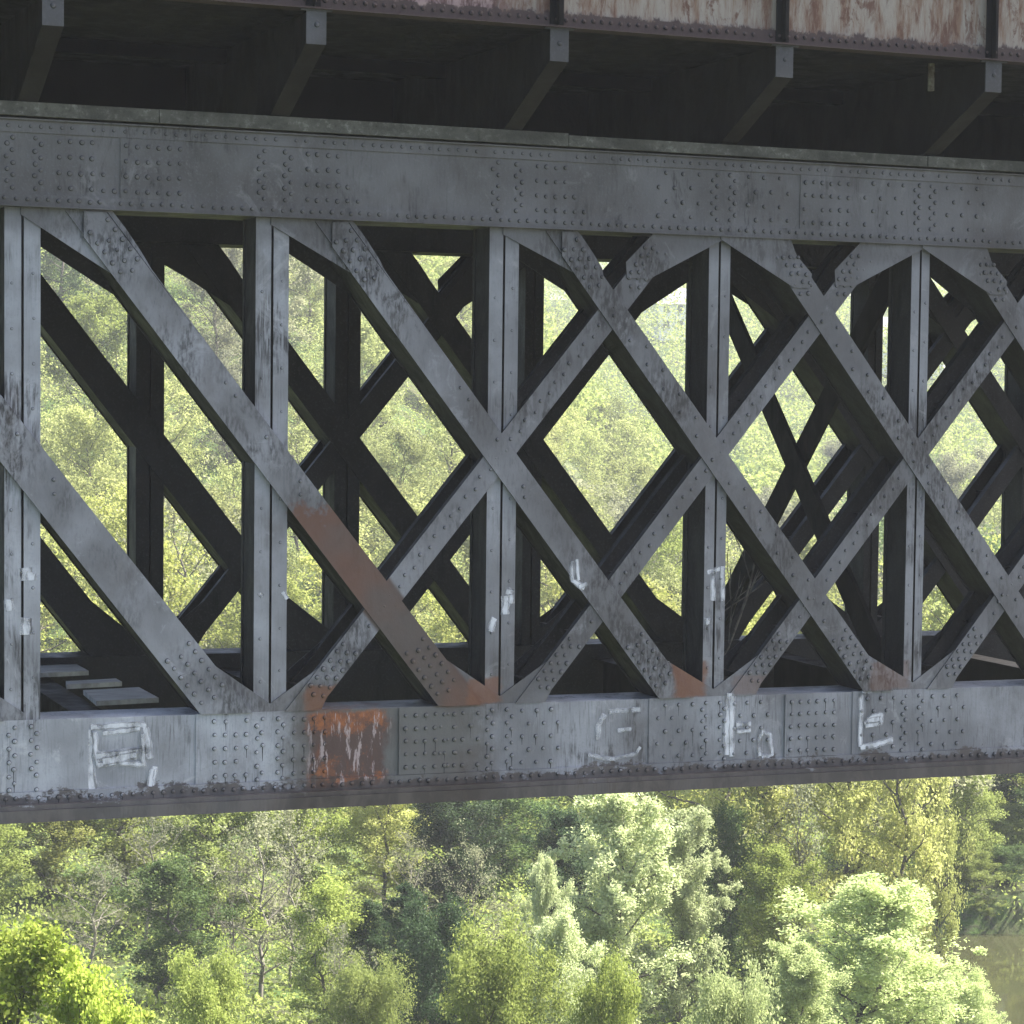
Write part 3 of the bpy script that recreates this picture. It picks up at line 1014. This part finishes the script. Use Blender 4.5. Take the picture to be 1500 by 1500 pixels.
def make_tree(seed, H, R, kind, nlimb, nleaf, leaf, base=0.18, clump=0.35, twigs=6, lean=0.0, bare=0.0, sides=5, fill=0.25, up=0.35, slim=0.62):
    """returns trunk mesh and crown mesh; crown is leaves gathered in clumps on the twigs of a branching frame"""
    g = np.random.default_rng(seed)
    segs, tips = [], []
    n = 9
    tp = [np.zeros(3)]
    for i in range(1, n + 1):
        h = H * 0.93 * i / n
        tp.append(np.array([lean * h + g.normal() * 0.022 * H, g.normal() * 0.022 * H, h]))
    r_b = max(0.05, H * 0.014)
    for i in range(n):
        segs.append((*tp[i], *tp[i + 1], r_b * (1 - i / n * 0.88), r_b * (1 - (i + 1) / n * 0.88)))
    for li in range(nlimb):
        t = base + (1 - base) * ((li + g.uniform(0, 1)) / nlimb) * 0.97
        f = t * n
        i = min(n - 1, int(f))
        p = tp[i] + (tp[i + 1] - tp[i]) * (f - i)
        tc = (t - base) / (1 - base)
        ln = R * env(kind, tc) * g.uniform(0.72, 1.2)
        az = li * 2.399 + g.uniform(-.5, .5)
        rise = g.uniform(0.15, 0.6) + 0.5 * tc if kind != 'cone' else g.uniform(-0.15, 0.15)
        if kind == 'column':
            rise = g.uniform(0.5, 1.1)
        d = np.array([math.cos(az), math.sin(az), rise])
        d /= np.linalg.norm(d)
        rl = r_b * (1 - t * 0.85) * 0.55
        ns = 5
        pts_l = [p]
        for s in range(ns):
            d = d + g.normal(size=3) * 0.16 + np.array([0, 0, 0.06 if kind != 'cone' else -0.03])
            d /= np.linalg.norm(d)
            qn = p + d * ln / ns
            segs.append((*p, *qn, rl * (1 - s / ns * 0.8), rl * (1 - (s + 1) / ns * 0.8)))
            p = qn
            pts_l.append(p)
        for tw in range(twigs):
            s = g.integers(1, ns + 1)
            b0 = pts_l[s] + (pts_l[s - 1] - pts_l[s]) * g.uniform(0, 1)
            dd = d + g.normal(size=3) * 0.75
            dd /= np.linalg.norm(dd)
            tl = ln * g.uniform(0.18, 0.42)
            m1 = b0 + dd * tl * 0.5 + g.normal(size=3) * 0.03 * ln
            m2 = b0 + dd * tl + np.array([0, 0, 0.05 * ln]) + g.normal(size=3) * 0.04 * ln
            segs.append((*b0, *m1, rl * 0.30, rl * 0.2))
            segs.append((*m1, *m2, rl * 0.2, rl * 0.08))
            wgt = g.uniform(0.3, 1.7)
            tips.append((*m2, wgt, ln))
            tips.append((*m1, wgt * 0.6, ln))
        tips.append((*p, 1.3, ln))
    tips = np.array(tips)
    keep = g.uniform(size=len(tips)) > bare
    tips = tips[keep]
    w = tips[:, 3] / tips[:, 3].sum()
    idx = g.choice(len(tips), nleaf, p=w)
    sp = clump * R * 0.42 * g.uniform(0.5, 1.3, len(tips))
    off = g.normal(size=(nleaf, 3))
    off /= np.linalg.norm(off, axis=1, keepdims=True)
    off *= (g.uniform(0, 1, nleaf) ** 0.55)[:, None]
    off[:, 2] *= 0.85
    cen = tips[idx, :3] + off * sp[idx][:, None]
    cen[:, 2] = np.maximum(cen[:, 2], 0.1)
    tpts, tq = tubes(segs, sides)
    lp, lq = leaves(g, cen, leaf, up, slim)
    return np_mesh('trunk', tpts, tq), np_mesh('crown', lp, lq)


def plant(name, meshes, mat, u, v, H=1.0, rot=None, label='', cat='tree', group=None, bark=None, dz=0.0, wide=1.0):
    x, y = uv2w(u, v)
    z = float(height(u, v)) + dz
    r = thing(name, label, cat, (x, y, z), group)
    r.rotation_euler = (0, 0, random.uniform(0, 6.28) if rot is None else rot)
    r.scale = (H * wide, H * wide, H)
    for nm, me, mt in (('trunk', meshes[0], bark or BARK), ('crown', meshes[1], mat)):
        ob = bpy.data.objects.new(nm, me)
        COL.objects.link(ob)
        ob.parent = r
        if not me.materials:
            me.materials.append(mt)
        ob.material_slots[0].link = 'OBJECT'
        ob.material_slots[0].material = mt
    return r


def hz(px):
    return 553 + 0.0116 * (px - 750)


def at_px(px, v):
    return (px - 750) / F * v


def near_tree(name, kind, var, px, ytop, v, wpx, mat, label, cat='tree', bark=None, rot=None):
    """a tree whose top stands ytop down the picture at distance v; real height follows from the ground there"""
    me, H0, R0 = PROTO[kind][var % len(PROTO[kind])]
    u = at_px(px, v)
    ztop = -(ytop - hz(px)) / F * v
    H = ztop - float(height(u, v))
    s = H / H0
    wid = wpx / F * v / (2 * R0 * s)
    print('%-14s %-8s px %4d  scale %.2f  wide %.2f' % (name, kind, px, s, wid))
    return plant(name, me, LM[mat], u, v, s, rot, label, cat, None, bark, 0, wid)


def proto(*specs):
    out = []
    for (seed, H, R, kw) in specs:
        out.append((make_tree(seed, H, R, **kw), H, R))
    return out


PROTO = {
    'spring': proto((1, 11, 3.4, dict(kind='oval', nlimb=26, nleaf=30000, leaf=0.155, base=0.12, clump=0.42, twigs=9, fill=.2)),
                    (2, 11, 3.2, dict(kind='oval', nlimb=24, nleaf=26000, leaf=0.15, base=0.10, clump=0.40, twigs=9, lean=0.05)),
                    (3, 10, 3.0, dict(kind='oval', nlimb=22, nleaf=19000, leaf=0.155, base=0.15, clump=0.5, twigs=8, bare=0.2))),
    'willow': proto((11, 8.5, 2.0, dict(kind='column', nlimb=40, nleaf=46000, leaf=0.12, base=0.05, clump=0.40, twigs=8, slim=0.5)),
                    (12, 8.5, 2.2, dict(kind='oval', nlimb=40, nleaf=56000, leaf=0.105, base=0.05, clump=0.40, twigs=9, slim=0.5))),
    'bushy': proto((21, 6, 3.0, dict(kind='bush', nlimb=34, nleaf=42000, leaf=0.105, base=0.03, clump=0.45, twigs=8)),
                   (22, 6, 3.0, dict(kind='bush', nlimb=34, nleaf=40000, leaf=0.11, base=0.03, clump=0.40, twigs=8))),
    'lime': proto((31, 10.5, 2.2, dict(kind='oval', nlimb=54, nleaf=42000, leaf=0.105, base=0.10, clump=0.34, twigs=9, slim=0.7))),
    'dense': proto((41, 10, 2.8, dict(kind='oval', nlimb=34, nleaf=36000, leaf=0.13, base=0.08, clump=0.55, twigs=7)),
                   (42, 11, 2.6, dict(kind='cone', nlimb=44, nleaf=24000, leaf=0.15, base=0.06, clump=0.40, twigs=7))),
    'bare': proto((51, 9, 3.0, dict(kind='oval', nlimb=24, nleaf=2600, leaf=0.14, base=0.12, clump=0.4, twigs=9)),
                  (52, 9, 2.6, dict(kind='oval', nlimb=20, nleaf=1800, leaf=0.14, base=0.2, clump=0.4, twigs=9, lean=0.08))),
    'hill': proto((61, 11, 4.4, dict(kind='oval', nlimb=24, nleaf=18000, leaf=0.175, base=0.15, clump=0.42, twigs=6, sides=4)),
                  (62, 12, 4.2, dict(kind='oval', nlimb=24, nleaf=18000, leaf=0.175, base=0.15, clump=0.46, twigs=6, sides=4)),
                  (63, 10, 4.6, dict(kind='bush', nlimb=24, nleaf=18000, leaf=0.175, base=0.10, clump=0.40, twigs=6, sides=4)),
                  (64, 12, 3.8, dict(kind='oval', nlimb=24, nleaf=7000, leaf=0.20, base=0.15, clump=0.42, twigs=7, sides=4, bare=0.2))),
}

# trees one can pick out below the bridge
N = near_tree
N('willow_tree', 'willow', 0, 915, 1152, 76, 200, 'silver', 'tallest pale willow, just under the bridge right of centre')
N('willow_tree', 'willow', 0, 1008, 1186, 78, 130, 'silver', 'slim pale willow right behind the tallest willow', rot=2.0)
N('willow_tree', 'willow', 1, 806, 1262, 72, 90, 'silver', 'small pale willow left of the tallest willow')
N('willow_tree', 'willow', 1, 832, 1345, 64, 140, 'silver', 'round pale willow in front of the tallest willow with dark shade on its right', rot=1.0)
N('willow_tree', 'willow', 1, 1290, 1290, 68, 300, 'willow', 'wide pale green willow in front of the yellow trees at right', rot=4.0)
N('willow_tree', 'willow', 1, 1180, 1390, 64, 190, 'willow', 'low pale willow left of the wide willow', rot=3.0)
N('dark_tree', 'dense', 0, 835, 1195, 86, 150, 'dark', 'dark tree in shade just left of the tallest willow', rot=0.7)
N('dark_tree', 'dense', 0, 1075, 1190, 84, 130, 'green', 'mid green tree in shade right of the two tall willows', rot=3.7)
N('leafy_bush', 'bushy', 0, 735, 1405, 60, 250, 'fresh', 'light green rounded bush at the bottom middle', 'bush')
N('leafy_bush', 'bushy', 1, 905, 1450, 58, 150, 'fresh', 'green bush at the bottom edge below the tallest willow', 'bush')
N('leafy_bush', 'bushy', 0, 1085, 1462, 56, 180, 'willow', 'pale bush at the bottom edge left of the low willow', 'bush')
N('leafy_bush', 'bushy', 1, 1432, 1445, 80, 110, 'willow', 'pale bush on the water edge in the bottom right corner', 'bush')
N('leafy_bush', 'bushy', 0, 1365, 1430, 72, 120, 'willow', 'pale bush between the wide willow and the corner bush', 'bush')
N('leafy_bush', 'bushy', 0, 545, 1440, 66, 170, 'fresh', 'yellowish bush left of the rounded bottom middle bush', 'bush')
N('leafy_bush', 'bushy', 1, 300, 1440, 62, 200, 'fresh', 'light green bush right of the lime tree in the corner', 'bush')
N('lime_tree', 'lime', 0, 25, 1333, 44, 330, 'bright', 'bright lime green tree top filling the bottom left corner')
N('lime_tree', 'lime', 0, 118, 1392, 43, 260, 'bright', 'lower bright lime green tree top just right of the corner one', rot=2.6)
N('lime_tree', 'lime', 0, 178, 1450, 41, 190, 'bright', 'lowest bright lime green shoots at the bottom edge near the left corner', rot=4.4)
N('leafy_tree', 'spring', 0, 1120, 1000, 86, 240, 'blond', 'yellow green tree rising behind the low willow')
N('leafy_tree', 'spring', 1, 1235, 960, 88, 230, 'blond', 'tall thin yellow tree behind the wide willow')
N('leafy_tree', 'spring', 2, 1325, 990, 84, 190, 'blond', 'sparse yellow tree right of the tall thin yellow tree')
N('leafy_tree', 'spring', 2, 1382, 1130, 86, 100, 'blond', 'sparse pale tree leaning out at the river edge')
N('leafy_tree', 'dense', 0, 1150, 1250, 80, 150, 'fresh', 'green tree in shade beside the slim willow')
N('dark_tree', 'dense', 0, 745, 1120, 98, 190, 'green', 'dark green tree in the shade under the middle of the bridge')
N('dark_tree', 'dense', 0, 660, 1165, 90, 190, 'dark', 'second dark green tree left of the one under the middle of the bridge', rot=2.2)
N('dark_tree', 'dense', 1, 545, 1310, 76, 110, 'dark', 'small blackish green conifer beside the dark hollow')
N('dark_tree', 'dense', 1, 598, 1285, 79, 130, 'dark', 'blackish green tree added to darken the shaded hollow left of centre', rot=1.9)  # tree added to deepen the shade of the hollow
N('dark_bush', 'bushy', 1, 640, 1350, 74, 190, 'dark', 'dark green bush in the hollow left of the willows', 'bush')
N('leafy_tree', 'spring', 0, 570, 1130, 92, 170, 'blond', 'yellow white flowering tree under the rusty part of the chord')
N('leafy_tree', 'spring', 1, 440, 1110, 90, 200, 'fresh', 'thin leaved tree left of the flowering tree')
N('leafy_tree', 'spring', 0, 310, 1090, 88, 230, 'fresh', 'green leafy tree in the middle of the left bank')
N('leafy_tree', 'spring', 2, 185, 1100, 92, 220, 'yellow', 'yellow leaved tree above the lime green corner tree')
N('leafy_tree', 'spring', 1, 70, 1110, 90, 200, 'yellow', 'yellow tree at the left edge under the chord')
N('leafy_tree', 'spring', 0, -30, 1120, 84, 200, 'fresh', 'green tree cut by the left edge of the photo')
N('leafy_tree', 'spring', 2, 250, 1270, 78, 190, 'green', 'mid green low tree behind the lime green shoots')
N('leafy_tree', 'spring', 2, 480, 1300, 76, 160, 'fresh', 'low light green tree left of the dark conifer')
N('bare_tree', 'bare', 0, 385, 1200, 80, 190, 'grey', 'almost bare tree with pale forked limbs on the left bank', bark=BARKP)
N('bare_tree', 'bare', 1, 130, 1260, 80, 150, 'grey', 'thin bare tree with grey twigs near the left edge', bark=BARKP)
N('bare_tree', 'bare', 1, 615, 1230, 84, 130, 'grey', 'bare twiggy tree at the edge of the dark hollow', bark=BARKP, rot=2.0)
N('bare_tree', 'bare', 0, 262, 720, 110, 260, 'grey', 'dark forked bare tree seen through the left openings of the lattice')
for px, top, v_, w_, rt, lb in ((345, 1235, 79, 90, 1.2, 'slim grey stems beside the almost bare tree'), (430, 1180, 82, 130, 4.0, 'leaning bare tree right of the almost bare tree'),
                                (215, 1180, 84, 140, 5.1, 'grey twiggy tree between the two bare trees of the left bank'), (700, 1240, 82, 110, 0.4, 'thin bare saplings in the shade left of the willows'),
                                (520, 1360, 70, 110, 3.3, 'low tangle of bare branches at the bottom left of the dark hollow'), (1180, 1140, 82, 130, 2.4, 'dark limbed bare tree among the yellow trees at right')):
    N('bare_tree', 'bare', int(rt) % 2, px, top, v_, w_, 'grey', lb, bark=BARK if px > 600 else BARKP, rot=rt)
# far bank
N('far_bank_tree', 'dense', 0, 1432, 1105, 99, 120, 'fresh', 'sunlit green tree standing on the far river bank')
N('far_bank_tree', 'dense', 1, 1398, 1060, 108, 110, 'dark', 'dark tree behind the sunlit tree on the far bank')
N('far_bank_tree', 'dense', 0, 1490, 1060, 110, 130, 'dark', 'dark blue green tree on the far bank at the right edge', rot=1.0)
N('far_bank_tree', 'bushy', 0, 1425, 1255, 97.5, 110, 'fresh', 'rounded green bush leaning over the far water edge')
N('far_bank_tree', 'bushy', 1, 1492, 1250, 99, 110, 'green', 'dark bush at the right edge over the far water')
N('far_bank_tree', 'dense', 0, 1560, 1080, 104, 150, 'green', 'green tree just beyond the right edge on the far bank')

for i, (px, top, v_, w_, mt, lb) in enumerate(((1395, 1320, 97.5, 90, 'green', 'dark bush at the water line beside the sparse leaning tree'), (1455, 1345, 97, 70, 'fresh', 'low yellowish bush at the far water line'),
                                              (1540, 1330, 100, 110, 'fresh', 'bush on the far bank past the right edge'), (1470, 1190, 104, 150, 'fresh', 'green tree clump behind the far water line'))):
    N('far_bank_bush', 'bushy', i, px, top, v_, w_, mt, lb, 'bush')
# the wood on the hillside
HL = {'yellow': 'yellow green tree in the wood on the hillside behind the bridge', 'fresh': 'fresh green tree in the wood on the hillside behind the bridge',
      'grey': 'grey green budding tree in the wood on the hillside behind the bridge', 'green': 'darker green tree in the wood on the hillside behind the bridge'}
spots = []
hr = np.random.default_rng(5)
v = 104.0
while v < 300 and len(spots) < 295:
    step = 5.6 if v < 160 else (7.0 if v < 270 else 9.5)
    u = -0.27 * v - 2
    while u < 0.245 * v + 4:
        uu, vv = u + hr.uniform(-2, 2), v + hr.uniform(-2.5, 2.5)
        if height(uu, vv) > -21.6:
            spots.append((uu, vv))
        u += step * hr.uniform(0.9, 1.25) * (1.3 if v < 300 else 1.5)
    v += step * (1.55 if v < 270 else 2.6)
print('hill trees', len(spots), 'to', v)
for (u, v) in spots:
    pn = math.sin(u * 0.09 + 2) + math.sin(v * 0.06 + u * 0.03) + hr.normal() * 0.45
    kind = 'yellow' if pn > -0.15 else ('grey' if pn > -0.9 else ('fresh' if pn > -1.4 else 'green'))
    if v > 230 and kind == 'yellow' and hr.uniform() < 0.35:
        kind = 'grey'
    me = PROTO['hill'][hr.integers(0, 4)][0]
    plant('hill_tree', me, LM['hazel' if kind == 'yellow' and v > 125 else kind], u, v, hr.uniform(0.75, 1.1), None, HL[kind], 'tree', kind + ' trees of the hillside wood', None, -0.4, hr.uniform(0.9, 1.15))

# the far slope: a closed wood that reads as one mass
nt_ = 1300
fv = hr.uniform(math.sqrt(235), math.sqrt(560), nt_) ** 2
fu = hr.uniform(-0.27, 0.25, nt_) * fv
fz = height(fu, fv)
fx, fy = uv2w(fu, fv)
nl = 360
cc = hr.normal(size=(nt_, nl, 3))
cc /= np.linalg.norm(cc, axis=2, keepdims=True)
cc *= hr.uniform(0.6, 1.08, (nt_, nl, 1)) * hr.uniform(3.0, 5.2, (nt_, 1, 1))
cc[:, :, 2] = cc[:, :, 2] * 1.25 + 6.0
cc += np.stack([fx, fy, fz], -1)[:, None, :]
lp, lq = leaves(hr, cc.reshape(-1, 3), 0.46, 0.3, 0.7)
link('far_woodland', np_mesh('far_woodland', lp, lq), LM['fresh'], None, kind='stuff', label='hazy pale green woodland closing the far slope', category='woodland')

# undergrowth on the bank
n = 420000
vv = 48 + (hr.uniform(0, 1, n) ** 0.8) * 190
uu = hr.uniform(-0.26, 0.24, n) * vv
zz = height(uu, vv)
ok = zz > -21.6
uu, vv, zz = uu[ok], vv[ok], zz[ok]
X, Y = uv2w(uu, vv)
pat = np.clip(0.6 + 0.7 * nz(uu * 3, vv * 3), 0.1, 1.6)
cen = np.stack([X, Y, zz + hr.uniform(0.02, 0.9, len(uu)) * pat], -1)
lp, lq = leaves(hr, cen, 0.17, 0.3)
link('undergrowth', np_mesh('undergrowth', lp, lq), LM['fresh'], None, kind='stuff', label='low green undergrowth covering the bank between the trees', category='undergrowth')


# ------------------------------------------------------------------ houses on the ridge
def house(u, v, w, d, h, rot, label):
    x, y = uv2w(u, v)
    z = float(height(u, v))
    r = thing('house', label, 'house', (x, y, z))
    r.rotation_euler = (0, 0, rot)

    def part(nm, vs, fs, mat, par):
        me = bpy.data.meshes.new(nm)
        me.from_pydata(vs, [], fs)
        return link(nm, me, mat, par)
    bx = lambda x0, x1, y0, y1, z0, z1: ([(x0, y0, z0), (x1, y0, z0), (x1, y1, z0), (x0, y1, z0), (x0, y0, z1), (x1, y0, z1), (x1, y1, z1), (x0, y1, z1)],
                                         [(3, 2, 1, 0), (4, 5, 6, 7), (0, 1, 5, 4), (1, 2, 6, 5), (2, 3, 7, 6), (3, 0, 4, 7)])
    part('wall', *bx(-w / 2, w / 2, -d / 2, d / 2, -2, h), M_HW, r)
    e = 0.5
    rv = [(-w / 2 - e, -d / 2 - e, h), (w / 2 + e, -d / 2 - e, h), (w / 2 + e, d / 2 + e, h), (-w / 2 - e, d / 2 + e, h), (-w / 2 - e, 0, h + d * 0.38), (w / 2 + e, 0, h + d * 0.38)]
    part('roof', rv, [(0, 1, 5, 4), (2, 3, 4, 5), (1, 2, 5), (3, 0, 4), (3, 2, 1, 0)], M_HR, r)
    for xx in np.arange(-w / 2 + 1.4, w / 2 - 1, 2.6):
        for zz in ([1.0, 3.8] if h > 5 else [1.0]):
            part('window', *bx(xx - 0.55, xx + 0.55, -d / 2 - 0.04, -d / 2 + 0.05, zz, zz + 1.4), M_HG, r)
    part('chimney', *bx(w / 4, w / 4 + 0.6, 0.6, 1.2, h + d * 0.2, h + d * 0.38 + 0.9), M_HW, r)


M_HW = plain('white_render', (0.72, 0.72, 0.70), (0.80, 0.80, 0.79), 1)
M_HR = plain('grey_roof', (0.20, 0.20, 0.21), (0.28, 0.28, 0.29), 2)
M_HG = plain('window_glass', (0.04, 0.05, 0.06), (0.06, 0.07, 0.08), 2, 0.15)
house(at_px(988, 445), 445, 10, 8, 5.4, -YAW + 0.3, 'white house with grey roof on the ridge, seen past the third post')
house(at_px(1327, 415), 415, 12, 9, 6, -YAW - 0.2, 'white house on the ridge seen beside the fifth post')

# ------------------------------------------------------------------ haze
t = NT('hazy_air')
pv = t.n('ShaderNodeVolumePrincipled')
pv.inputs['Color'].default_value = (0.90, 0.95, 1.0, 1)
pv.inputs['Density'].default_value = 0.00034
pv.inputs['Anisotropy'].default_value = 0.0
t.l(pv.outputs[0], t.out.inputs['Volume'])
hp = [(*uv2w(u, v), z) for z in (-27, 60) for u, v in ((-440, -140), (440, -140), (440, 820), (-440, 820))]
hm = bpy.data.meshes.new('haze')
hm.from_pydata(hp, [], [(3, 2, 1, 0), (4, 5, 6, 7), (0, 1, 5, 4), (1, 2, 6, 5), (2, 3, 7, 6), (3, 0, 4, 7)])
link('haze', hm, t.m, None, kind='stuff', label='pale haze over the far hillside', category='haze')

# ------------------------------------------------------------------ light
EL = math.radians(50)
AZ = YAW + math.radians(66)      # bearing of the sun from +Y towards +X
sd = Vector((math.sin(AZ) * math.cos(EL), math.cos(AZ) * math.cos(EL), math.sin(EL)))
sl = bpy.data.lights.new('sun', 'SUN')
sl.energy = 5.0
sl.angle = math.radians(0.5)
sl.color = (1.0, 0.95, 0.86)
so = bpy.data.objects.new('sun', sl)
COL.objects.link(so)
so.rotation_euler = sd.to_track_quat('Z', 'Y').to_euler()
w = bpy.data.worlds.new('World')
SC.world = w
w.use_nodes = True
nt = w.node_tree
sky = nt.nodes.new('ShaderNodeTexSky')
sky.sky_type = 'NISHITA'
sky.sun_disc = False
sky.sun_elevation = EL
sky.sun_rotation = AZ
sky.dust_density = 3.5
sky.air_density = 0.7
bg = nt.nodes['Background']
bg.inputs['Strength'].default_value = 0.105
nt.links.new(sky.outputs[0], bg.inputs['Color'])

SC.view_settings.view_transform = 'Standard'
SC.view_settings.look = 'None'
SC.view_settings.exposure = 2.2
SC.cycles.max_bounces = 6
SC.cycles.diffuse_bounces = 3
SC.cycles.transmission_bounces = 4
SC.cycles.transparent_max_bounces = 6
SC.cycles.volume_bounces = 0
